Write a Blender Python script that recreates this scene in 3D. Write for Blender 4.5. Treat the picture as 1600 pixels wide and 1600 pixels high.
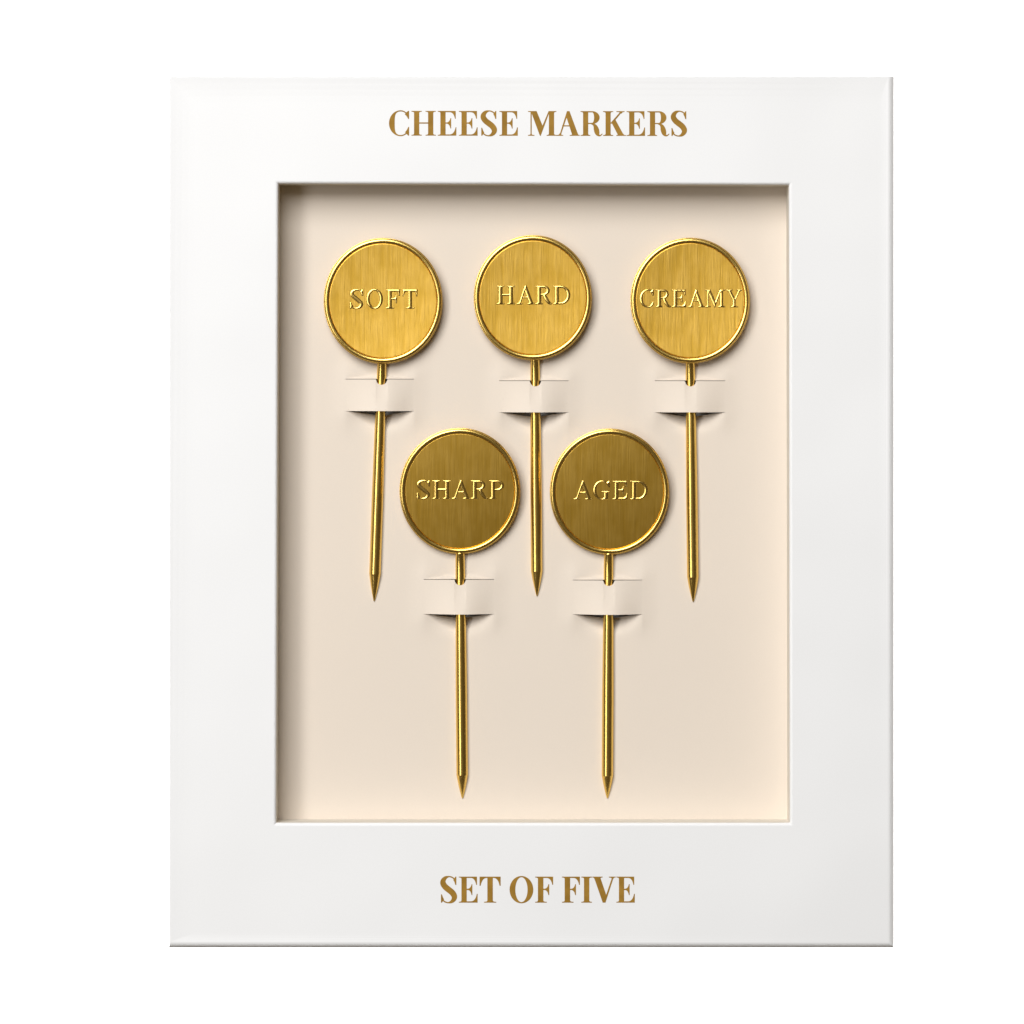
import bpy, math, random
import numpy as np
from mathutils import Vector
from mathutils.geometry import delaunay_2d_cdt

for o in list(bpy.data.objects):
    bpy.data.objects.remove(o)
scene = bpy.context.scene
col = scene.collection
random.seed(4)

# ------------------------------------------------------------------ scale
# real size in metres; 7 photo pixels are one millimetre on the box front
S = 1.0 / 7000.0
MM = 0.001
DIST = 1.00                       # camera to box front
FX, FY = 735.0, 600.0             # foot of the camera axis on the box front
DEPTH = 9.0 * MM                  # recess depth: front face to card face


def X(px):
    return (px - 800.0) * S


def Z(py):
    return (800.0 - py) * S


def P(px, py, y):
    """Point at depth y (metres behind the box front) seen at photo pixel px, py."""
    k = (DIST + y) / DIST
    return (X(FX) + (px - FX) * S * k, y, Z(FY) - (py - FY) * S * k)


# ------------------------------------------------------------------ camera
cam_d = bpy.data.cameras.new('camera')
cam = bpy.data.objects.new('camera', cam_d)
col.objects.link(cam)
cam.location = (X(FX), -DIST, Z(FY))
cam.rotation_euler = (math.radians(90), 0, 0)
cam_d.sensor_width = 36.0
cam_d.sensor_fit = 'HORIZONTAL'
cam_d.lens = 36.0 * DIST / (1600 * S)
cam_d.shift_x = (800 - FX) / 1600.0
cam_d.shift_y = -(800 - FY) / 1600.0
cam_d.clip_start = 0.02
cam_d.clip_end = 20.0
scene.camera = cam

# ------------------------------------------------------------------ world and lamps
world = bpy.data.worlds.new('World')
scene.world = world
world.use_nodes = True
bg = world.node_tree.nodes['Background']
bg.inputs['Color'].default_value = (1.0, 0.79, 0.48, 1)
bg.inputs['Strength'].default_value = 0.085


def area(name, loc, target, sx, sy, power, color=(1, 1, 1)):
    d = bpy.data.lights.new(name, 'AREA')
    d.shape = 'RECTANGLE'
    d.size, d.size_y = sx, sy
    d.energy = power
    d.color = color
    o = bpy.data.objects.new(name, d)
    col.objects.link(o)
    o.location = loc
    o.rotation_euler = (Vector(target) - Vector(loc)).to_track_quat('-Z', 'Y').to_euler()
    return o


# main softbox: above and to the left of the camera
area('key_softbox', (-0.44, -1.25, 0.82), (0, 0, 0), 1.04, 1.00, 28.4, (0.985, 0.99, 1.0))
# narrow strip box to the left at the height of the box: the bright line down the pins
area('strip_softbox', (-0.68, -0.92, 0.10), (0, 0, 0.0), 0.26, 0.80, 3.5, (0.985, 0.99, 1.0))
# lamps for the white background behind the box
area('backdrop_lamp', (-0.75, 0.35, 0.0), (0.0, 1.10, 0.0), 0.35, 1.2, 16)
area('backdrop_lamp', (0.75, 0.35, 0.0), (0.0, 1.10, 0.0), 0.35, 1.2, 16)

vs = scene.view_settings
vs.view_transform = 'Standard'
vs.look = 'None'
vs.exposure = 0.0
vs.gamma = 1.0
vs.use_curve_mapping = False


# ------------------------------------------------------------------ materials
def mat(name):
    m = bpy.data.materials.new(name)
    m.use_nodes = True
    nt = m.node_tree
    return m, nt, nt.nodes['Principled BSDF']


def node(nt, kind, **kw):
    n = nt.nodes.new(kind)
    for k, v in kw.items():
        if k in n.inputs:
            n.inputs[k].default_value = v
        else:
            setattr(n, k, v)
    return n


def coords(nt, scale, out='Object'):
    tc = node(nt, 'ShaderNodeTexCoord')
    mp = node(nt, 'ShaderNodeMapping')
    mp.inputs['Scale'].default_value = scale
    nt.links.new(tc.outputs[out], mp.inputs['Vector'])
    return mp.outputs['Vector']


def paper(name, color, rough, fibre, wave):
    m, nt, b = mat(name)
    b.inputs['Base Color'].default_value = (*color, 1)
    b.inputs['Roughness'].default_value = rough
    b.inputs['Specular IOR Level'].default_value = 0.15
    n1 = node(nt, 'ShaderNodeTexNoise', Scale=26.0, Detail=1.0, Roughness=0.4)
    nt.links.new(coords(nt, (1, 1, 1)), n1.inputs['Vector'])
    n2 = node(nt, 'ShaderNodeTexNoise', Scale=2600.0, Detail=3.0, Roughness=0.6)
    nt.links.new(coords(nt, (1, 1, 1)), n2.inputs['Vector'])
    b1 = node(nt, 'ShaderNodeBump', Strength=1.0, Distance=wave)
    nt.links.new(n1.outputs['Fac'], b1.inputs['Height'])
    b2 = node(nt, 'ShaderNodeBump', Strength=1.0, Distance=fibre)
    nt.links.new(n2.outputs['Fac'], b2.inputs['Height'])
    nt.links.new(b1.outputs['Normal'], b2.inputs['Normal'])
    nt.links.new(b2.outputs['Normal'], b.inputs['Normal'])
    # very slight mottling of the stock
    rmp = node(nt, 'ShaderNodeValToRGB')
    rmp.color_ramp.elements[0].position = 0.35
    rmp.color_ramp.elements[1].position = 0.65
    rmp.color_ramp.elements[0].color = (*[c * 0.985 for c in color], 1)
    rmp.color_ramp.elements[1].color = (*color, 1)
    nt.links.new(n2.outputs['Fac'], rmp.inputs['Fac'])
    nt.links.new(rmp.outputs['Color'], b.inputs['Base Color'])
    return m


GOLD = (0.80, 0.485, 0.072)
POLISHED = (0.87, 0.59, 0.155)
M_WHITE = paper('white_coated_board', (0.82, 0.82, 0.82), 0.55, 0.0000015, 0.0011)
M_FOLD = paper('white_coated_board_fold', (0.82, 0.82, 0.82), 0.55, 0.0000015, 0.0)
M_WALL = paper('shade_tinted_wall_board', (0.70, 0.655, 0.58), 0.7, 0.000002, 0.0)  # white board toned down and warmed, to brown the recess shade and cut bounce
M_CARD = paper('beige_card', (0.740, 0.652, 0.555), 0.8, 0.000004, 0.0004)
M_BACKDROP, _nt, _b = mat('white_backdrop')
_b.inputs['Base Color'].default_value = (0.9, 0.9, 0.9, 1)
_b.inputs['Roughness'].default_value = 0.9


def polished_gold():
    m, nt, b = mat('polished_brass')
    b.inputs['Metallic'].default_value = 1.0
    b.inputs['Base Color'].default_value = (*POLISHED, 1)
    n = node(nt, 'ShaderNodeTexNoise', Scale=1.0, Detail=3.0, Roughness=0.6)
    nt.links.new(coords(nt, (900, 900, 260)), n.inputs['Vector'])
    mr = node(nt, 'ShaderNodeMapRange')
    mr.inputs['To Min'].default_value = 0.20
    mr.inputs['To Max'].default_value = 0.28
    nt.links.new(n.outputs['Fac'], mr.inputs['Value'])
    nt.links.new(mr.outputs['Result'], b.inputs['Roughness'])
    bp = node(nt, 'ShaderNodeBump', Strength=1.0, Distance=0.000003)
    nt.links.new(n.outputs['Fac'], bp.inputs['Height'])
    nt.links.new(bp.outputs['Normal'], b.inputs['Normal'])
    return m


def brushed_gold():
    m, nt, b = mat('brushed_brass')
    b.inputs['Metallic'].default_value = 1.0
    oi = node(nt, 'ShaderNodeObjectInfo')
    off = node(nt, 'ShaderNodeVectorMath', operation='SCALE')
    off.inputs[0].default_value = (3.1, 0.0, 2.3)
    nt.links.new(oi.outputs['Random'], off.inputs['Scale'])

    def streak(sx, sz, detail):
        add = node(nt, 'ShaderNodeVectorMath', operation='ADD')
        nt.links.new(coords(nt, (1, 1, 1)), add.inputs[0])
        nt.links.new(off.outputs['Vector'], add.inputs[1])
        mul = node(nt, 'ShaderNodeVectorMath', operation='MULTIPLY')
        nt.links.new(add.outputs['Vector'], mul.inputs[0])
        mul.inputs[1].default_value = (sx, 1.0, sz)
        n = node(nt, 'ShaderNodeTexNoise', Scale=1.0, Detail=detail, Roughness=0.55)
        nt.links.new(mul.outputs['Vector'], n.inputs['Vector'])
        return n.outputs['Fac']

    fine = streak(3600, 130, 2.0)
    mid = streak(1100, 90, 2.0)
    patch = streak(230, 160, 2.0)
    pr = node(nt, 'ShaderNodeMapRange')
    pr.inputs['From Min'].default_value = 0.35
    pr.inputs['From Max'].default_value = 0.68
    pr.inputs['To Min'].default_value = 0.4
    pr.inputs['To Max'].default_value = 1.0
    nt.links.new(patch, pr.inputs['Value'])
    h = node(nt, 'ShaderNodeMath', operation='MULTIPLY')
    nt.links.new(fine, h.inputs[0])
    nt.links.new(pr.outputs['Result'], h.inputs[1])
    h2 = node(nt, 'ShaderNodeMath', operation='MULTIPLY_ADD')
    nt.links.new(mid, h2.inputs[0])
    h2.inputs[1].default_value = 0.7
    nt.links.new(h.outputs['Value'], h2.inputs[2])
    bp = node(nt, 'ShaderNodeBump', Strength=1.0, Distance=0.000028)
    nt.links.new(h2.outputs['Value'], bp.inputs['Height'])
    nt.links.new(bp.outputs['Normal'], b.inputs['Normal'])
    # base colour turns paler and darker along the brush lines
    rmp = node(nt, 'ShaderNodeValToRGB')
    rmp.color_ramp.elements[0].position = 0.48
    rmp.color_ramp.elements[1].position = 0.86
    rmp.color_ramp.elements[0].color = (GOLD[0] * 0.90, GOLD[1] * 0.88, GOLD[2] * 0.80, 1)
    rmp.color_ramp.elements[1].color = (GOLD[0] * 1.06, GOLD[1] * 1.09, GOLD[2] * 1.4, 1)
    nt.links.new(h2.outputs['Value'], rmp.inputs['Fac'])
    nt.links.new(rmp.outputs['Color'], b.inputs['Base Color'])
    b.inputs['Roughness'].default_value = 0.34
    return m


M_GOLD = polished_gold()
M_STAMP = polished_gold()
M_STAMP.name = 'stamped_brass'
for _n in M_STAMP.node_tree.nodes:
    if _n.type == 'MAP_RANGE':
        _n.inputs['To Min'].default_value = 0.22
        _n.inputs['To Max'].default_value = 0.28
M_BRUSH = brushed_gold()


def ink():
    m, nt, b = mat('gold_brown_print')
    n = node(nt, 'ShaderNodeTexNoise', Scale=420.0, Detail=2.0)
    nt.links.new(coords(nt, (1, 1, 1), 'Object'), n.inputs['Vector'])
    rmp = node(nt, 'ShaderNodeValToRGB')
    rmp.color_ramp.elements[0].position = 0.3
    rmp.color_ramp.elements[1].position = 0.7
    rmp.color_ramp.elements[0].color = (0.27, 0.142, 0.016, 1)
    rmp.color_ramp.elements[1].color = (0.36, 0.196, 0.028, 1)
    nt.links.new(n.outputs['Fac'], rmp.inputs['Fac'])
    nt.links.new(rmp.outputs['Color'], b.inputs['Base Color'])
    b.inputs['Roughness'].default_value = 0.6
    b.inputs['Specular IOR Level'].default_value = 0.2
    return m


M_INK = ink()


# ------------------------------------------------------------------ object helpers
def mesh_obj(name, verts, faces, material, parent=None, smooth=False, loc=None, rot=None):
    me = bpy.data.meshes.new(name)
    me.from_pydata([tuple(v) for v in verts], [], [tuple(f) for f in faces])
    me.materials.append(material)
    if smooth:
        me.polygons.foreach_set('use_smooth', [True] * len(me.polygons))
    me.update()
    o = bpy.data.objects.new(name, me)
    col.objects.link(o)
    if parent:
        o.parent = parent
    if loc:
        o.location = loc
    if rot:
        o.rotation_euler = rot
    return o


def empty(name, loc):
    o = bpy.data.objects.new(name, None)
    o.empty_display_size = 0.01
    col.objects.link(o)
    o.location = loc
    return o


def tag(o, label=None, category=None, group=None, kind=None):
    for k, v in (('label', label), ('category', category), ('group', group), ('kind', kind)):
        if v:
            o[k] = v
    return o


def loops(rings, close=True):
    """faces joining rings of equal vertex count, ring i starting at i*n"""
    n = len(rings[0])
    verts = [v for r in rings for v in r]
    faces = []
    for i in range(len(rings) - 1):
        for j in range(n if close else n - 1):
            a, b = i * n + j, i * n + (j + 1) % n
            faces.append((a, b, b + n, a + n))
    return verts, faces


def slab(name, quad, thick, material, parent):
    """quad of 4 points, thickened along the vector thick"""
    t = Vector(thick)
    v = [Vector(p) for p in quad] + [Vector(p) + t for p in quad]
    f = [(0, 1, 2, 3), (7, 6, 5, 4)] + [(i, i + 4, (i + 1) % 4 + 4, (i + 1) % 4) for i in range(4)]
    return mesh_obj(name, v, f, material, parent)


# ------------------------------------------------------------------ lettering
def rect(x0, y0, x1, y1):
    return [(x0, y0), (x1, y0), (x1, y1), (x0, y1)]


def qbez(a, c, b, n=8):
    return [((1 - t) ** 2 * a[0] + 2 * t * (1 - t) * c[0] + t * t * b[0],
             (1 - t) ** 2 * a[1] + 2 * t * (1 - t) * c[1] + t * t * b[1]) for t in [i / n for i in range(n + 1)]]


def stem(x0, x1, st, y0=0.0, y1=100.0, bl=None, br=None, tl=None, tr=None):
    """upright with bracketed serifs; bl.. = extension at each corner (None: none)"""
    sf, bk = st['sf'], st['br']
    p = []
    if bl:
        p += qbez((x0, y0 + sf + bk), (x0, y0 + sf), (x0 - bl, y0 + sf), 6) + [(x0 - bl, y0)]
    else:
        p += [(x0, y0)]
    if br:
        p += [(x1 + br, y0)] + qbez((x1 + br, y0 + sf), (x1, y0 + sf), (x1, y0 + sf + bk), 6)
    else:
        p += [(x1, y0)]
    if tr:
        p += qbez((x1, y1 - sf - bk), (x1, y1 - sf), (x1 + tr, y1 - sf), 6) + [(x1 + tr, y1)]
    else:
        p += [(x1, y1)]
    if tl:
        p += [(x0 - tl, y1)] + qbez((x0 - tl, y1 - sf), (x0, y1 - sf), (x0, y1 - sf - bk), 6)
    else:
        p += [(x0, y1)]
    return p


def foot(xl, xr, sl, sr, st, y=0.0, up=1):
    """serif under (up=1) or over (up=-1) a diagonal whose end spans sl..sr"""
    sf, bk = st['sf'], st['br'] * 1.1
    if up > 0:
        return ([(xl, y), (xr, y)] + qbez((xr, y + sf), (sr, y + sf), (sr, y + sf + bk), 5)
                + qbez((sl, y + sf + bk), (sl, y + sf), (xl, y + sf), 5))
    return ([(xr, y), (xl, y)] + qbez((xl, y - sf), (sl, y - sf), (sl, y - sf - bk), 5)
            + qbez((sr, y - sf - bk), (sr, y - sf), (xr, y - sf), 5))


def ring(cx, cy, rx, ry, ix, iy, a0=0.0, a1=360.0, n=48):
    """quads between an outer ellipse and an inner one (angles in degrees)"""
    q = []
    for i in range(n):
        t0 = math.radians(a0 + (a1 - a0) * i / n)
        t1 = math.radians(a0 + (a1 - a0) * (i + 1) / n)
        q.append([(cx + rx * math.cos(t0), cy + ry * math.sin(t0)), (cx + rx * math.cos(t1), cy + ry * math.sin(t1)),
                  (cx + ix * math.cos(t1), cy + iy * math.sin(t1)), (cx + ix * math.cos(t0), cy + iy * math.sin(t0))])
    return q


def stroke(pts, n=8):
    """quads along a Catmull-Rom line through (x, y, width) points"""
    p = np.array(pts, float)
    e = np.vstack([2 * p[0] - p[1], p, 2 * p[-1] - p[-2]])
    out = []
    for i in range(1, len(e) - 2):
        for k in range(n):
            t = k / n
            a, b, c, d = e[i - 1], e[i], e[i + 1], e[i + 2]
            out.append(0.5 * (2 * b + (c - a) * t + (2 * a - 5 * b + 4 * c - d) * t * t + (3 * b - a - 3 * c + d) * t ** 3))
    out.append(e[-2])
    out = np.array(out)
    tn = np.gradient(out[:, :2], axis=0)
    tn /= np.linalg.norm(tn, axis=1)[:, None]
    nr = np.stack([-tn[:, 1], tn[:, 0]], 1)
    L = out[:, :2] + nr * out[:, 2:3] / 2
    R = out[:, :2] - nr * out[:, 2:3] / 2
    return [[tuple(L[i]), tuple(R[i]), tuple(R[i + 1]), tuple(L[i + 1])] for i in range(len(out) - 1)]


def arm_top(x0, xr, hl, low, fl, y=100.0, s=-1, tip=3.0):
    """hairline arm ending in a wedge that points down (s=-1) or up (s=1)"""
    e = y + s * hl
    return [(x0, y), (xr, y), (xr, low)] + qbez((xr - tip, low), (xr - tip - fl * 0.25, e), (xr - tip - fl, e), 7) + [(x0, e)]


def arm_mid(x0, xm, hl, y, up, dn, fl, tip=3.0):
    return ([(x0, y - hl / 2)] + qbez((xm - fl, y - hl / 2), (xm - tip - fl * 0.2, y - hl / 2 - 2), (xm - tip, dn), 6)
            + [(xm, dn), (xm, up)] + qbez((xm - tip, up), (xm - tip - fl * 0.2, y + hl / 2 + 2), (xm - fl, y + hl / 2), 6)
            + [(x0, y + hl / 2)])


BOLD = dict(sf=3.2, br=5.5, hl=5.0, se=10.5, st=21.0)
REG = dict(sf=5.0, br=5.0, hl=10.0, se=10.0, st=19.0)


def glyph(ch, st):
    """pieces (polygons) of a capital, cap height 100; returns pieces, advance width"""
    b = st is BOLD
    hl, se, sw = st['hl'], st['se'], st['st']
    g = []
    if ch == 'I':
        return [stem(se, se + sw, st, bl=se, br=se, tl=se, tr=se)], 2 * se + sw
    if ch == 'H':
        w = 99.0 if b else 95.0
        g.append(stem(se, se + sw, st, bl=se, br=se, tl=se, tr=se))
        g.append(stem(w - se - sw, w - se, st, bl=se, br=se, tl=se, tr=se))
        g.append(rect(se + sw - 1, 51 - hl / 2, w - se - sw + 1, 51 + hl / 2))
        return g, w
    if ch in 'EF':
        w = (75.0 if ch == 'E' else 69.0) if b else (76.0 if ch == 'E' else 73.0)
        g.append(stem(se, se + sw, st, bl=se, br=None if ch == 'E' else 13, tl=se))
        x = se + sw - 1
        g.append(arm_top(x, w - (2.5 if ch == 'E' else 0), hl, 68.5, 22 if b else 14, tip=3 if b else 5))
        g.append(arm_mid(x, 54 if b else 57, hl if b else hl * 0.9, 51, 71, 29, 17 if b else 12, tip=3 if b else 5))
        if ch == 'E':
            g.append(arm_top(x, w, hl, 34, 24 if b else 16, y=0.0, s=1, tip=3 if b else 5))
        return g, w
    if ch == 'T':
        w = 81.0
        c = w / 2
        g.append(stem(c - sw / 2, c + sw / 2, st, bl=13, br=13))
        g.append(arm_top(c, w, hl, 65, 23 if b else 14, tip=4 if b else 5))
        g.append([(w - x, y) for x, y in arm_top(c, w, hl, 65, 23 if b else 14, tip=4 if b else 5)])
        return g, w
    if ch == 'O':
        w = 91.0 if b else 88.0
        tk, th = (22.0, 4.6) if b else (16.0, 7.5)
        return ring(w / 2, 50, w / 2, 52.5, w / 2 - tk, 52.5 - th, n=56), w
    if ch in 'CG':
        w = 81.0 if b else (78.0 if ch == 'C' else 85.0)
        tk, th = (23.0, 4.8) if b else (16.0, 7.0)
        rx = 47.0
        a0, a1 = (38, 318) if ch == 'C' else (40, 300)
        cx = rx
        # bowl: full on the left, thinning to a hairline at the right
        n = 54
        for i in range(n):
            q = []
            for t in (a0 + (a1 - a0) * i / n, a0 + (a1 - a0) * (i + 1) / n):
                r = math.radians(t)
                c, s = math.cos(r), math.sin(r)
                k = max(0.0, -c)
                d = th + (tk - th) * k ** 1.15
                kx = 0.86 if c > 0 else 1.0
                ox, oy = cx + rx * c * kx, 50 + 52.5 * s
                ix, iy = cx + (rx - (d if c < 0 else th * 1.05)) * c * kx, 50 + (52.5 - th) * s
                q.append(((ox, oy), (ix, iy)))
            g.append([q[0][0], q[1][0], q[1][1], q[0][1]])
        tw = 3.5 if b else 5.5
        # upper barb
        g.append([(w - tw, 100), (w, 100), (w, 67), (w - tw, 67)] + qbez((w - tw, 67), (w - tw - 6, 80), (w - tw - 14, 86), 5)[1:] + [(w - tw - 9, 93)])
        if ch == 'C':
            if b:
                g.append([(w, 0), (w - tw, 0), (w - tw - 9, 8), (w - tw - 13, 14)] + qbez((w - tw - 13, 14), (w - tw - 6, 20), (w - tw, 35), 5)[1:] + [(w, 35)])
            else:
                g.append([(w - 3, 12), (w - 12, 8), (w - 18, 9), (w - 10, 22), (w - 4, 31), (w, 31)])
        else:
            g.append(stem(w - 12 - sw * 0.9, w - 9, st, y0=2, y1=45, tl=12, tr=9))
            g.append([(w - 34, -1), (w - 9, 6), (w - 9, 14), (w - 34, 8)])
        return g, w
    if ch == 'D':
        w = 90.0
        g.append(stem(se, se + sw, st, bl=se, tl=se))
        x = se + sw - 1
        g.append(rect(x, 100 - hl, x + 14, 100))
        g.append(rect(x, 0, x + 14, hl))
        cx = x + 14 - 0.3
        g += ring(cx, 50, w - cx, 50, w - cx - 16.5, 50 - hl, -90, 90, 36)
        return g, w
    if ch in 'RP':
        w = (90.0 if b else 86.0) if ch == 'R' else 77.0
        g.append(stem(se, se + sw, st, bl=se, br=se * 0.8, tl=se))
        x = se + sw - 1
        bx = 78.0 if b else (74.0 if ch == 'R' else 77.0)
        yl = 48.0 if ch == 'R' else 45.0
        m = (100 + yl) / 2
        cx = x + (17 if b else 14)
        g.append(rect(x, 100 - hl, cx + 0.3, 100))
        g.append(rect(x, yl, cx + 0.3, yl + hl * 0.9))
        g += ring(cx, m, bx - cx, 100 - m, bx - cx - (22.5 if b else 16), 100 - m - hl * 0.95, -90, 90, 30)
        if ch == 'R':
            if b:
                g += stroke([(44, 49.5, 5), (54, 45.5, 9), (61, 37, 16), (65, 24, 21), (69, 10, 18), (74, 2.5, 9), (82, 2, 5), (89.5, 8.5, 3)])
            else:
                g += stroke([(44, 49, 8), (50, 42, 14), (59, 25, 16), (69, 10, 14), (77, 3.5, 8.5), (86, 3, 6)])
        return g, w
    if ch == 'A':
        w = 92.0
        if b:
            g.append([(41, 100), (51, 100), (87, 2), (62.5, 2), (38.5, 76)])
            g.append([(41, 100), (45.5, 92), (16.5, 3), (11, 3)])
            g.append(rect(22, 38, 68, 42.6))
            g.append(foot(0, 25.5, 10.5, 16.5, st))
            g.append(foot(52, 92, 63, 85, st))
        else:
            g.append([(42, 101), (50, 101), (86, 2), (68, 2), (40, 80)])
            g.append([(42, 101), (48, 92), (19.5, 3), (10.5, 3)])
            g.append(rect(23, 34, 68, 41))
            g.append(foot(0, 29, 11.5, 18.5, st))
            g.append(foot(57, 92, 69, 83, st))
        return g, w
    if ch == 'M':
        w = 117.0
        if b:
            g.append(stem(10, 14.8, st, bl=10, br=11))
            g.append([(0, 100), (34.5, 100), (60.5, 36), (50.5, -1.5), (47, 2), (14, 92), (11, 96), (0, 97)])
            g.append([(50.5, -1.5), (46, 12), (83, 100), (88, 100)])
            g.append(stem(84, 105, st, bl=9, br=12, tr=9))
        else:
            g.append(stem(12, 21, st, bl=11, br=11))
            g.append([(0, 100), (30, 100), (64, 24), (58, -2), (54, 2), (15, 88), (11, 94), (0, 95)])
            g.append([(58, -2), (52, 14), (87, 100), (95, 100)])
            g.append(stem(88, 105, st, bl=11, br=12, tr=12))
        return g, w
    if ch == 'K':
        w = 95.0
        g.append(stem(se, se + sw, st, bl=se, br=se, tl=se, tr=se))
        g.append([(71, 97), (79, 97), (38, 49), (30, 50), (30, 51)])
        g.append([(36.5, 51), (51.5, 65), (86, 2.5), (62, 2.5)])
        g.append(foot(55, 89, 72, 78, st, y=100, up=-1))
        g.append(foot(55, 95, 63, 84, st))
        return g, w
    if ch == 'V':
        w = 89.0
        g.append([(6, 98), (30, 98), (54, 26), (50, 0), (39.5, 0)])
        g.append([(50, 0), (45.5, 8), (75, 97), (81, 97)])
        g.append(foot(0, 39, 7.5, 29.5, st, y=100, up=-1))
        g.append(foot(63, 89, 74, 80, st, y=100, up=-1))
        return g, w
    if ch == 'Y':
        w = 90.0
        g.append(stem(37, 53, st, y1=46, bl=12, br=12))
        g.append([(8, 98), (26, 98), (54, 40), (37, 40)])
        g.append([(45, 40), (53, 40), (80, 98), (71, 98)])
        g.append(foot(0, 36, 9, 24, st, y=100, up=-1))
        g.append(foot(60, 90, 72, 79, st, y=100, up=-1))
        return g, w
    if ch == 'S':
        w = 66.0 if b else 68.0
        if b:
            half = [(58, 84, 5), (51, 94, 5), (43, 98.5, 5), (33.5, 100.2, 5), (21.5, 96, 12), (13, 86, 18), (12, 74, 21.5), (20, 61, 22.5)]
            tw, lo = 3.5, 68
        else:
            half = [(59, 84, 7), (52, 93, 7), (43, 97.5, 7), (33.5, 98.5, 7.5), (20, 94, 11), (13, 84, 14.5), (13, 73, 16), (21, 62, 17)]
            tw, lo = 5.0, 68
        pts = half + [(33, 50, half[-1][2] + 0.5)] + [(66 - x, 100 - y, k) for x, y, k in reversed(half)]
        g += stroke(pts, 5)
        wx = 62.0
        barb = [(wx - tw, 100), (wx, 100), (wx, lo), (wx - tw, lo), (wx - tw - 4, 80), (wx - tw - 8, 87), (wx - tw - 5, 92)]
        g.append(barb)
        g.append([(66 - x, 100 - y) for x, y in barb])
        return g, 66.0
    raise ValueError(ch)


def union(pieces):
    """triangulated union of polygons; returns verts, triangles, boundary edges"""
    v, f = [], []
    for p in pieces:
        a = sum(p[i][0] * p[(i + 1) % len(p)][1] - p[(i + 1) % len(p)][0] * p[i][1] for i in range(len(p)))
        if abs(a) < 1e-6:
            continue
        if a < 0:
            p = p[::-1]
        s = len(v)
        v += [Vector(q) for q in p]
        f.append(list(range(s, s + len(p))))
    vo, eo, fo, _, _, of = delaunay_2d_cdt(v, [], f, 0, 1e-4, True)
    tri = [tuple(t) for t, src in zip(fo, of) if src]
    cnt = {}
    for t in tri:
        for i in range(3):
            e = (t[i], t[(i + 1) % 3])
            cnt[tuple(sorted(e))] = cnt.get(tuple(sorted(e)), 0) + 1
    bd = [(t[i], t[(i + 1) % 3]) for t in tri for i in range(3) if cnt[tuple(sorted((t[i], t[(i + 1) % 3])))] == 1]
    return [(q.x, q.y) for q in vo], tri, bd


_cache = {}


def glyph_union(ch, st):
    k = (ch, id(st))
    if k not in _cache:
        g, w = glyph(ch, st)
        v, t, b = union(g)
        xs = [v[i][0] for tr_ in t for i in tr_]
        _cache[k] = (v, t, b, min(xs), max(xs))
    return _cache[k]


def print_letter(ch, x0, x1, ytop, ybot, parent, origin):
    """flat printed letter, a foil 0.04 mm thick on the board"""
    v, t, b, lo, hi = glyph_union(ch, BOLD)
    used = sorted({i for tr_ in t for i in tr_})
    idx = {k: i for i, k in enumerate(used)}
    n = len(used)
    vv = []
    for yy in (-0.00004, -0.000005):
        for k in used:
            px = x0 + (v[k][0] - lo) / (hi - lo) * (x1 - x0)
            py = ybot - v[k][1] / 100.0 * (ybot - ytop)
            q = P(px, py, 0.0)
            vv.append((q[0] - origin[0], yy, q[2] - origin[2]))
    ff = [tuple(idx[i] for i in tr_) for tr_ in t]
    ff += [(idx[a] + n, idx[c] + n, idx[c], idx[a]) for a, c in b]
    return mesh_obj('letter', vv, ff, M_INK, parent)


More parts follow.
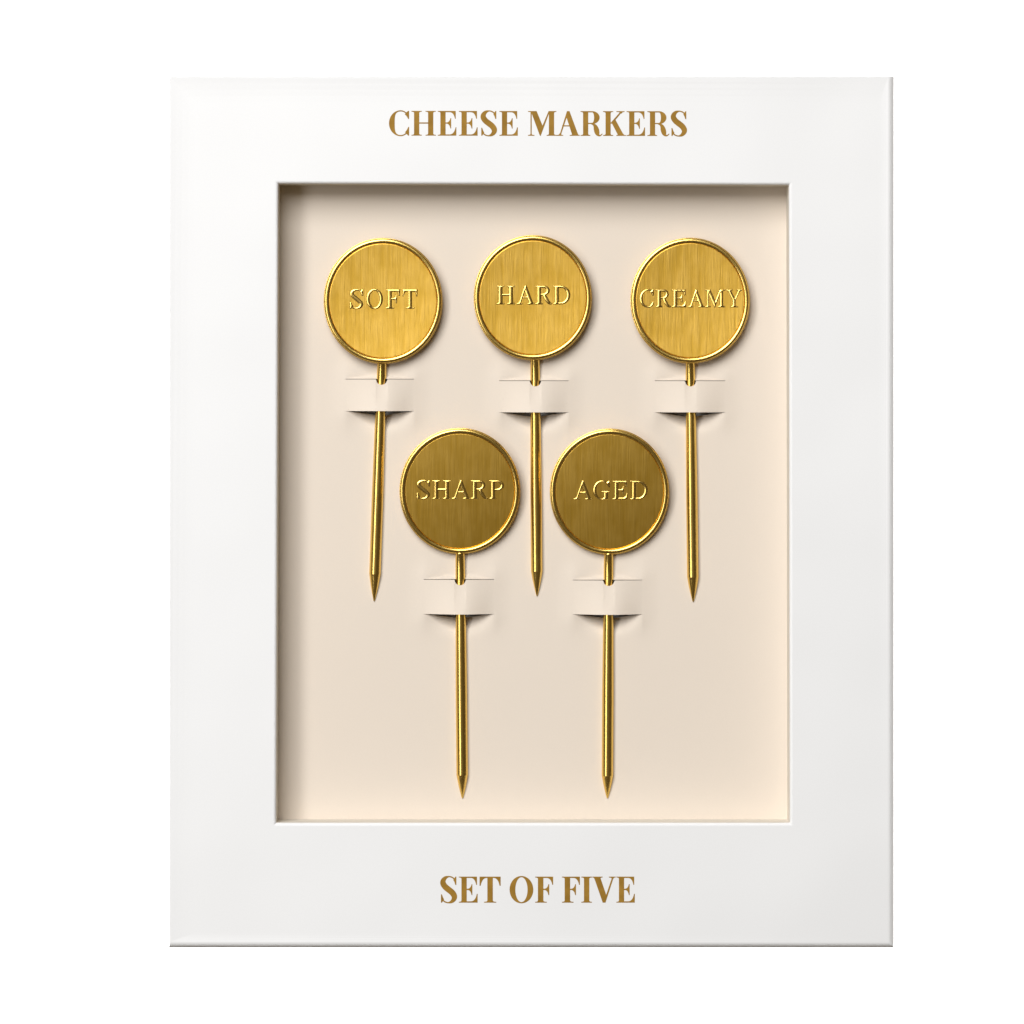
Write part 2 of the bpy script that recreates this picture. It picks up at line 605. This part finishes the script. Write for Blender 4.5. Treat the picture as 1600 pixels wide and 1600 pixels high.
def emboss_letter(ch, x0, x1, ytop, ybot, centre, dish, parent, scale):
    """raised letter with rounded shoulders; plate-local pixels, returns mesh part"""
    v, t, b, lo, hi = glyph_union(ch, REG)
    v = np.array(v)
    px = x0 + (v[:, 0] - lo) / (hi - lo) * (x1 - x0) - centre[0]
    pz = -(ybot - v[:, 1] / 100.0 * (ybot - ytop) - centre[1])
    A = np.stack([px[[e[0] for e in b]], pz[[e[0] for e in b]]], 1)
    B = np.stack([px[[e[1] for e in b]], pz[[e[1] for e in b]]], 1)
    st = 0.36
    mg = 1.8
    used = sorted({i for tr_ in t for i in tr_})
    gx = np.arange(px[used].min() - mg, px[used].max() + mg, st)
    gz = np.arange(pz[used].min() - mg, pz[used].max() + mg, st)
    GX, GZ = np.meshgrid(gx, gz)
    Q = np.stack([GX.ravel(), GZ.ravel()], 1)
    d = B - A
    l2 = np.maximum((d * d).sum(1), 1e-12)
    best = np.full(len(Q), 1e9)
    inside = np.zeros(len(Q), bool)
    for i in range(len(A)):
        w = Q - A[i]
        u = np.clip((w @ d[i]) / l2[i], 0, 1)
        r = w - u[:, None] * d[i]
        best = np.minimum(best, (r * r).sum(1))
        c = (A[i, 1] > Q[:, 1]) != (B[i, 1] > Q[:, 1])
        if abs(d[i, 1]) > 1e-12:
            xi = A[i, 0] + (Q[:, 1] - A[i, 1]) * d[i, 0] / d[i, 1]
            inside ^= c & (Q[:, 0] < xi)
    sd = np.sqrt(best) * np.where(inside, 1, -1) + 0.45     # strokes swell in the stamping
    W, H = 2.1, 0.115 * MM
    tt = np.clip(sd / W, -1, 1)
    # small upright step, then a broad chamfer to the top
    h = H * np.where(tt > 0, tt + 0.45 * np.clip(sd / 0.45, 0, 1), tt * 1.4)
    h = h.reshape(GX.shape)
    sdg = sd.reshape(GX.shape)
    base = dish * ((GX / 84.0) ** 2 + (GZ / 88.0) ** 2)
    nz, nx = GX.shape
    keep = np.maximum.reduce([sdg[:-1, :-1], sdg[1:, :-1], sdg[:-1, 1:], sdg[1:, 1:]]) > -0.25
    ids = -np.ones(GX.shape, int)
    verts, faces = [], []

    def vid(i, j):
        if ids[i, j] < 0:
            ids[i, j] = len(verts)
            verts.append((GX[i, j] * scale, -(base[i, j] + h[i, j]), GZ[i, j] * scale))
        return ids[i, j]
    for i, j in zip(*np.nonzero(keep)):
        faces.append((vid(i, j), vid(i, j + 1), vid(i + 1, j + 1), vid(i + 1, j)))
    return mesh_obj('letter', verts, faces, M_STAMP, parent, smooth=True)


# ------------------------------------------------------------------ setting: white backdrop
bd = mesh_obj('backdrop', [(-1.0, 1.15, -1.0), (1.0, 1.15, -1.0), (1.0, 1.15, 1.0), (-1.0, 1.15, 1.0)], [(0, 1, 2, 3)], M_BACKDROP)
tag(bd, kind='structure', label='plain white studio backdrop behind the box')

# ------------------------------------------------------------------ the box
OUT = [(264.0, 119.0), (1397.3, 119.0), (1397.3, 1481.3), (264.0, 1481.3)]
OPEN = [(435.0, 287.0), (1232.8, 289.0), (1234.5, 1286.0), (431.5, 1286.0)]
SGN = [(-1, -1), (1, -1), (1, 1), (-1, 1)]
BOX_T = 15.0 * MM
box = empty('gift_box', (X(830), 0, Z(1480)))
tag(box, 'white presentation box with a rectangular window cut in its front', 'box')
O = Vector(box.location)


LIFT = [0.30, 0.14, 0.0, 0.14]     # upper left raised, shaped so those edges shade slightly greyer


def rect_ring(corners, grow_mm, y, lift=0.0):
    """grow_mm: one number, or (left and top, right and bottom)"""
    ga, gb = grow_mm if isinstance(grow_mm, tuple) else (grow_mm, grow_mm)
    out = []
    for c, s, l in zip(corners, SGN, LIFT):
        gx = (ga if s[0] < 0 else gb) * MM / S
        gy = (ga if s[1] < 0 else gb) * MM / S
        out.append(Vector(P(c[0] + s[0] * gx, c[1] + s[1] * gy, 0.0)) + Vector((0, y - l * lift * MM, 0)) - O)
    return out


R_OUT, R_IN = 1.4, 0.70
rings = [rect_ring(OUT, 0, 1.7 * MM)]
for i in range(11):
    a = math.radians(9 * i)
    e = 1 - math.cos(a)
    rings.append(rect_ring(OUT, (-0.3 * e, -R_OUT * e), R_OUT * (1 - math.sin(a)) * MM, 1.0))
for t in (0.25, 0.5, 0.75, 1.0):
    rings.append(rect_ring(OUT, (-0.3 - 5.5 * t, -R_OUT - 2.0 * t), 0.0, (1 - t) ** 2))
for i in range(9):
    a = math.radians(11.25 * i)
    rings.append(rect_ring(OPEN, R_IN * (1 - math.sin(a)), R_IN * (1 - math.cos(a)) * MM))
rings.append(rect_ring(OPEN, 0, 1.2 * MM))
rings.append(rect_ring(OPEN, 1.0, 1.2 * MM))
rings.append(rect_ring(OUT, -1.0, 1.7 * MM))
rings.append(rect_ring(OUT, 0, 1.7 * MM))
v, f = loops(rings)
frame = mesh_obj('front_frame', v, f, M_WHITE, box)
frame.data.materials.append(M_FOLD)
for p in frame.data.polygons:       # the rounded folds carry no board ripple
    if p.index // 4 not in range(11, 16):
        p.material_index = 1

oc = rect_ring(OUT, -0.02, 1.7 * MM)
ob = rect_ring(OUT, -0.02, BOX_T)
ic = rect_ring(OPEN, 0.01, 1.2 * MM)
ib = rect_ring(OPEN, 0.01, DEPTH + 0.9 * MM)
cen = Vector((X(830), 0, Z(800))) - O
for i, inward in enumerate([(0, 0, -1), (-1, 0, 0), (0, 0, 1), (1, 0, 0)]):
    j = (i + 1) % 4
    w = Vector(inward) * 1.0 * MM
    k = Vector((0, 0, 0))
    a, b_ = oc[i].copy(), oc[j].copy()
    c, d = ob[j].copy(), ob[i].copy()
    if i in (1, 3):                 # butt the upright walls between the level ones
        s = 1.003 * MM
        for q in (a, b_, c, d):
            q.z += s if q.z < cen.z else -s
    slab('side_wall', [a, b_, c, d], w, M_WHITE, box)
    a, b_ = ic[i].copy(), ic[j].copy()
    c, d = ib[j].copy(), ib[i].copy()
    slab('inner_wall', [a, b_, c, d], -w * 0.6, M_WALL, box)
bk = rect_ring(OUT, -1.1, BOX_T - 1.0 * MM)
slab('back_panel', bk, (0, 1.0 * MM, 0), M_WHITE, box)

TITLE = [('C', 607.8, 639.2), ('H', 642.9, 681.0), ('E', 684.0, 713.0), ('E', 717.0, 746.2), ('S', 750.8, 776.6),
         ('E', 780.2, 809.0), ('M', 825.0, 870.4), ('A', 869.9, 905.7), ('R', 907.0, 941.6), ('K', 942.2, 978.1),
         ('E', 979.0, 1007.8), ('R', 1011.5, 1046.0), ('S', 1048.0, 1073.4)]
for i, (c, a, b_) in enumerate(TITLE):
    dy = 0.6 * i / 12
    print_letter(c, a, b_, 173.2 + dy, 211.8 + dy, frame, O)
SUB = [('S', 687.8, 714.2), ('E', 716.9, 746.2), ('T', 749.3, 782.2), ('O', 796.2, 833.2), ('F', 836.2, 864.2),
       ('F', 878.0, 906.0), ('I', 908.3, 924.9), ('V', 925.5, 962.0), ('E', 963.0, 991.8)]
for c, a, b_ in SUB:
    print_letter(c, a, b_, 1369.7, 1410.3, frame, O)

# ------------------------------------------------------------------ the insert card
CT = 0.5 * MM
STRAPS = [  # x0, x1, y top, y bottom, pin x at top slit, bulge centre
    (540.0, 647.0, 592.0, 642.5, 596.5),
    (780.0, 888.5, 594.5, 644.5, 836.5),
    (1023.0, 1133.0, 594.5, 644.5, 1078.5),
    (662.0, 772.0, 904.8, 959.5, 719.0),
    (895.0, 1003.5, 905.8, 960.0, 951.0),
]
card = empty('insert_card', P(832, 1282, DEPTH))
tag(card, 'beige insert card with slit straps inside the box window', 'card')
CO = Vector(card.location)


def cardpt(px, py, h):
    """card-local point h metres in front of the card face (layout on the card plane)"""
    q = Vector(P(px, py, DEPTH)) - CO
    return (q.x, -h, q.z)


CX0, CX1, CY0, CY1 = 425.0, 1246.0, 279.0, 1300.0


PIN_R0, PIN_R1 = 7.4, 9.1          # px: neck, thick end
PIN_H = 0.20 * MM                  # pin axis above the card face
STRAP_TOP = PIN_H + 8.6 * S + 0.10 * MM
RUN = 30.0                         # px the bulge runs out past the slit ends


def bulge(px, x0, x1, xp):
    """0..1 profile of the strap across the card, smooth into the sheet on both sides"""
    t = (px - x0 + RUN) / (xp - 3.0 - x0 + RUN) if px < xp else (x1 + RUN - px) / (x1 + RUN - xp - 3.0)
    t = max(0.0, min(1.0, t))
    return t * t * (3 - 2 * t)


def lip_bow(px, x0, x1, xp):
    t = (px - x0) / (xp - x0) if px < xp else (x1 - px) / (x1 - xp)
    t = max(0.0, min(1.0, t))
    t = 0.4 * t + 0.6 * t * t * (3 - 2 * t)
    return 7.0 * t, t


pv = [Vector((CX0, CY0)), Vector((CX1, CY0)), Vector((CX1, CY1)), Vector((CX0, CY1))]
pf = [[0, 1, 2, 3]]
for x0, x1, y0, y1, xp in STRAPS:
    s = len(pv)
    pv += [Vector((x0, y0)), Vector((x1, y0)), Vector((x1, y1)), Vector((x0, y1))]
    lip = [x1 - (x1 - x0) * i / 28 for i in range(1, 28)]
    pv += [Vector((x, y1 + lip_bow(x, x0, x1, xp)[0])) for x in lip]
    pf.append([s, s + 1, s + 2] + [s + 4 + i for i in range(27)] + [s + 3])
    for gx in np.arange(x0 - 50.0, x1 + 50.1, 5.0):
        for gy in np.arange(y0 - 40.0, y1 + 60.0, 5.0):
            if not (x0 - 1.5 < gx < x1 + 1.5 and gy > y0 - 1.5) :
                pv.append(Vector((gx, gy)))
    for gy in np.linspace(y0, y1, 11)[1:-1]:
        pv += [Vector((x0 - 0.6, gy)), Vector((x1 + 0.6, gy))]
    for k in range(1, 15):
        for i in range(29):
            x = x0 + (x1 - x0) * i / 28
            pv.append(Vector((x, y1 + lip_bow(x, x0, x1, xp)[0] + 60.0 * (k / 14.0) ** 1.2)))
vo, eo, fo, _, _, of = delaunay_2d_cdt(pv, [], pf, 0, 1e-4, True)
tris = [t for t, src in zip(fo, of) if src and all(k == 0 for k in src)]


def dent(px, py):
    """depth of the card behind its plane: swollen at the ends of each strap, pushed back along the lower lip"""
    d = 0.0
    for x0, x1, y0, y1, xp in STRAPS:
        if not (x0 - 60 < px < x1 + 60 and y0 - 60 < py < y1 + 90):
            continue
        if px <= x0 or px >= x1:
            f = bulge(px, x0, x1, xp)
        else:
            t = (px - x0) / (xp - x0) if px < xp else (x1 - px) / (x1 - xp)
            t = min(1.0, t * 1.5)
            f = bulge(x0, x0, x1, xp) * (1 - t * t * (3 - 2 * t))
        dy = max(y0 - py, py - y1, 0.0)
        d -= STRAP_TOP * f * math.exp(-(dy / 24.0) ** 2)
        if x0 < px < x1 and py >= y1 - 0.01:
            b2, t = lip_bow(px, x0, x1, xp)
            d += 2.2 * MM * t * math.exp(-((py - y1 - b2) / 15.0) ** 2)
    return d


n = len(vo)
cv = [cardpt(q.x, q.y, -dent(q.x, q.y)) for q in vo] + [cardpt(q.x, q.y, -CT - dent(q.x, q.y)) for q in vo]
cf = []
cnt = {}
for t in tris:
    t = list(t)
    cf.append(t)
    cf.append([k + n for k in t[::-1]])
    for i in range(3):
        e = (t[i], t[(i + 1) % 3])
        cnt.setdefault(tuple(sorted(e)), []).append(e)
for es in cnt.values():
    if len(es) == 1:
        a, b_ = es[0]
        cf.append((a + n, b_ + n, b_, a))
sheet = mesh_obj('card_sheet', cv, cf, M_CARD, card, smooth=True)
sheet.data.set_sharp_from_angle(angle=math.radians(35))

def make_strap(x0, x1, y0, y1, xp):
    NU, NV = 96, 10
    front, back = [], []
    for i in range(NU + 1):
        px = x0 + (x1 - x0) * i / NU
        h = STRAP_TOP * bulge(px, x0, x1, xp)
        w = max(0.0, min(1.0, (px - x0) / (xp - 3 - x0) if px < xp else (x1 - px) / (x1 - xp - 3)))
        w = w * w * (3 - 2 * w)
        dxn = abs(px - xp)
        notch = 8.5 * math.sqrt(max(0.0, 1 - (dxn / 8.6) ** 2))
        for j in range(NV + 1):
            s = j / NV
            py = (y0 + 0.8 + notch) * (1 - s) + (y1 - 0.3) * s
            hh = h + STRAP_TOP * 0.90 * w * s ** 1.2          # lifted more at its lower edge
            front.append(cardpt(px, py, hh))
            back.append(cardpt(px, py, hh - CT))
    nn = (NU + 1) * (NV + 1)
    fs = []
    R = NV + 1
    for i in range(NU):
        for j in range(NV):
            a = i * R + j
            fs.append((a, a + 1, a + R + 1, a + R))
            fs.append((a + nn, a + R + nn, a + R + 1 + nn, a + 1 + nn))
        a, b2 = i * R, (i + 1) * R
        fs.append((a, b2, b2 + nn, a + nn))
        fs.append((a + NV, a + NV + nn, b2 + NV + nn, b2 + NV))
    o = mesh_obj('strap', front + back, fs, M_CARD, card, smooth=True)
    try:
        o.data.set_sharp_from_angle(angle=math.radians(40))
    except Exception:
        pass
    return o


for s in STRAPS:
    make_strap(*s)

# ------------------------------------------------------------------ the markers
MARKERS = [  # tilt and dish shaped so upper plates reflect brighter, lower ones darker
    dict(word='SOFT', c=(598.5, 470.0), rx=93.0, ry=98.5, neck=(597.0, 566.0), tip=(584.5, 939.0), tl=42.0, tilt=0.5, dish=0.16,
         top=452.3, bot=482.0, xs=[(547.0, 567.3), (572.6, 598.0), (603.4, 624.6), (629.4, 652.0)],
         label='brass marker stamped SOFT, leftmost of the upper row'),
    dict(word='HARD', c=(832.5, 465.0), rx=92.5, ry=98.0, neck=(836.0, 562.0), tip=(839.0, 931.0), tl=38.0, tilt=0.8, dish=0.14,
         top=446.5, bot=475.2, xs=[(776.3, 804.2), (807.5, 835.0), (836.8, 862.2), (864.4, 890.8)],
         label='brass marker stamped HARD, middle of the upper row'),
    dict(word='CREAMY', c=(1078.5, 469.5), rx=93.5, ry=98.5, neck=(1078.5, 566.0), tip=(1083.0, 940.0), tl=38.0, tilt=1.6, dish=0.15,
         top=452.5, bot=479.8, xs=[(999.8, 1021.5), (1024.8, 1048.0), (1049.8, 1071.8), (1075.0, 1101.0), (1102.0, 1132.8), (1134.8, 1159.5)],
         label='brass marker stamped CREAMY, rightmost of the upper row'),
    dict(word='SHARP', c=(718.5, 767.5), rx=94.5, ry=99.0, neck=(719.0, 864.0), tip=(722.5, 1247.0), tl=36.0, tilt=-3.6, dish=-0.14,
         top=750.6, bot=779.6, xs=[(651.3, 671.5), (675.8, 704.2), (706.0, 734.5), (736.0, 761.8), (764.8, 787.2)],
         label='brass marker stamped SHARP, angled to reflect darker, left one of the lower row'),
    dict(word='AGED', c=(952.5, 768.5), rx=93.5, ry=99.0, neck=(951.0, 865.0), tip=(949.0, 1247.0), tl=35.0, tilt=-3.6, dish=-0.14,
         top=751.4, bot=780.4, xs=[(896.5, 925.0), (927.0, 952.8), (957.6, 980.4), (985.0, 1012.2)],
         label='brass marker stamped AGED, angled to reflect darker, right one of the lower row'),
]
PL_H = 2.45 * MM                   # plate face above the card face


def make_marker(m):
    root = empty('cheese_marker', P(*m['tip'], DEPTH))
    tag(root, m['label'], 'marker', 'brass cheese markers held in the card')
    RO = Vector(root.location)
    yp = DEPTH - PL_H
    kp = (DIST + yp) / DIST * S              # metres per photo pixel at the plate
    dish = m['dish'] * MM
    rx, ry = m['rx'], m['ry']
    NS = 128
    cs = [(math.cos(2 * math.pi * i / NS), math.sin(2 * math.pi * i / NS)) for i in range(NS)]
    # brushed face
    ks = [0.0]
    verts = [(0, 0, 0)]
    rr = [0.1, 0.2, 0.35, 0.5, 0.62, 0.74, 0.84, 0.92, 0.97, 0.992, 1.0]
    faces = []
    for q in rr:
        for c, s in cs:
            verts.append((c * q * (rx - 9.25) * kp, -dish * q * q, s * q * (ry - 9.25) * kp))
    for c, s in cs:
        verts.append((c * (rx - 8.8) * kp, -dish + 0.16 * MM, s * (ry - 8.8) * kp))
    for j in range(NS):
        faces.append((0, 1 + j, 1 + (j + 1) % NS))
    for i in range(len(rr)):
        for j in range(NS):
            a, b2 = 1 + i * NS + j, 1 + i * NS + (j + 1) % NS
            faces.append((a, a + NS, b2 + NS, b2))
    pc = Vector(P(*m['c'], yp)) - RO
    plate = mesh_obj('plate', verts, faces, M_BRUSH, root, smooth=True, loc=pc, rot=(math.radians(-m['tilt']), 0, 0))
    # rim: half-round wire bead, shadow gap to the face, stepped lip outside, closed back
    prof = [(9.1, -0.20), (8.95, -0.17)]
    for i in range(15):
        a = math.pi * i / 14
        prof.append((5.1 + 3.7 * math.cos(a), 0.02 + 0.34 * math.sin(a)))
    prof += [(1.4, -0.16), (1.15, -0.26), (0.75, -0.25), (0.3, -0.30), (0.05, -0.42), (0.0, -0.60), (0.1, -0.90), (0.5, -1.08), (1.4, -1.15), (40.0, -1.15)]
    rg = []
    for k, nn in prof:
        off = -dish * 0.6
        rg.append([(c * (rx - k) * kp, -nn * MM + off * (1 if nn > -0.5 else 0.6), s * (ry - k) * kp) for c, s in cs])
    verts, faces = loops(rg)
    faces = [fc[::-1] for fc in faces]
    last = len(verts) - NS
    faces.append(tuple(last + i for i in range(NS)))
    mesh_obj('rim', verts, faces, M_GOLD, plate, smooth=True)
    for ch, (a, b2) in zip(m['word'], m['xs']):
        emboss_letter(ch, a, b2, m['top'], m['bot'], m['c'], dish, plate, kp)
    # pin: round bar, thickening slightly, ground to a point
    ya = DEPTH - PIN_H
    ka = (DIST + ya) / DIST * S
    A = Vector(P(m['neck'][0], m['neck'][1], ya)) - RO
    B = Vector(P(m['tip'][0], m['tip'][1], ya)) - RO
    ax = B - A
    L = ax.length
    ax.normalize()
    u = Vector((0, 1, 0)).cross(ax).normalized()
    w = Vector((0, 1, 0))
    NP = 40
    A = A - ax * (3.0 * ka)
    L += 3.0 * ka

    def lift(d):                              # the neck bends forward to meet the rim
        t = max(0.0, 1 - d / (34.0 * ka))
        return Vector((0, -0.65 * MM * t * t, 0))

    ring_at = lambda d, r: [tuple(A + ax * d + lift(d) + (u * math.cos(2 * math.pi * i / NP) + w * math.sin(2 * math.pi * i / NP)) * r) for i in range(NP)]
    tl = m['tl'] * ka
    r0, r1 = PIN_R0 * ka, PIN_R1 * ka
    Ls = L - tl
    rg = []
    for i in range(8):                        # rounded upper end
        t = math.pi / 2 * i / 7
        rg.append(ring_at(r0 * 0.6 * (1 - math.cos(t)), r0 * max(0.02, math.sin(t))))
    for i in range(1, 61):
        t = (i / 60) ** 1.7
        rg.append(ring_at(r0 * 0.6 + (Ls - r0 * 0.6) * t, r0 + (r1 - r0) * min(1.0, t * 1.6)))
    verts, faces = loops(rg)
    faces.append(tuple(range(NP))[::-1])
    pin = mesh_obj('pin', verts, faces, M_GOLD, root, smooth=True)
    # point: short cone with a slightly convex flank and a small flat end
    rg = [ring_at(Ls - 0.00001, r1 * 0.999), ring_at(Ls + tl * 0.02, r1 * 0.975)]
    for i in range(1, 9):
        t = i / 8
        rg.append(ring_at(Ls + tl * (0.02 + 0.98 * t), r1 * (0.975 * (1 - t) ** 1.0 + 0.10 * t + 0.06 * math.sin(math.pi * t))))
    verts, faces = loops(rg)
    faces.append(tuple(len(verts) - NP + i for i in range(NP)))
    pt = mesh_obj('point', verts, faces, M_GOLD, pin, smooth=True)
    try:
        pt.data.set_sharp_from_angle(angle=math.radians(35))
    except Exception:
        pass
    return root


for m in MARKERS:
    make_marker(m)
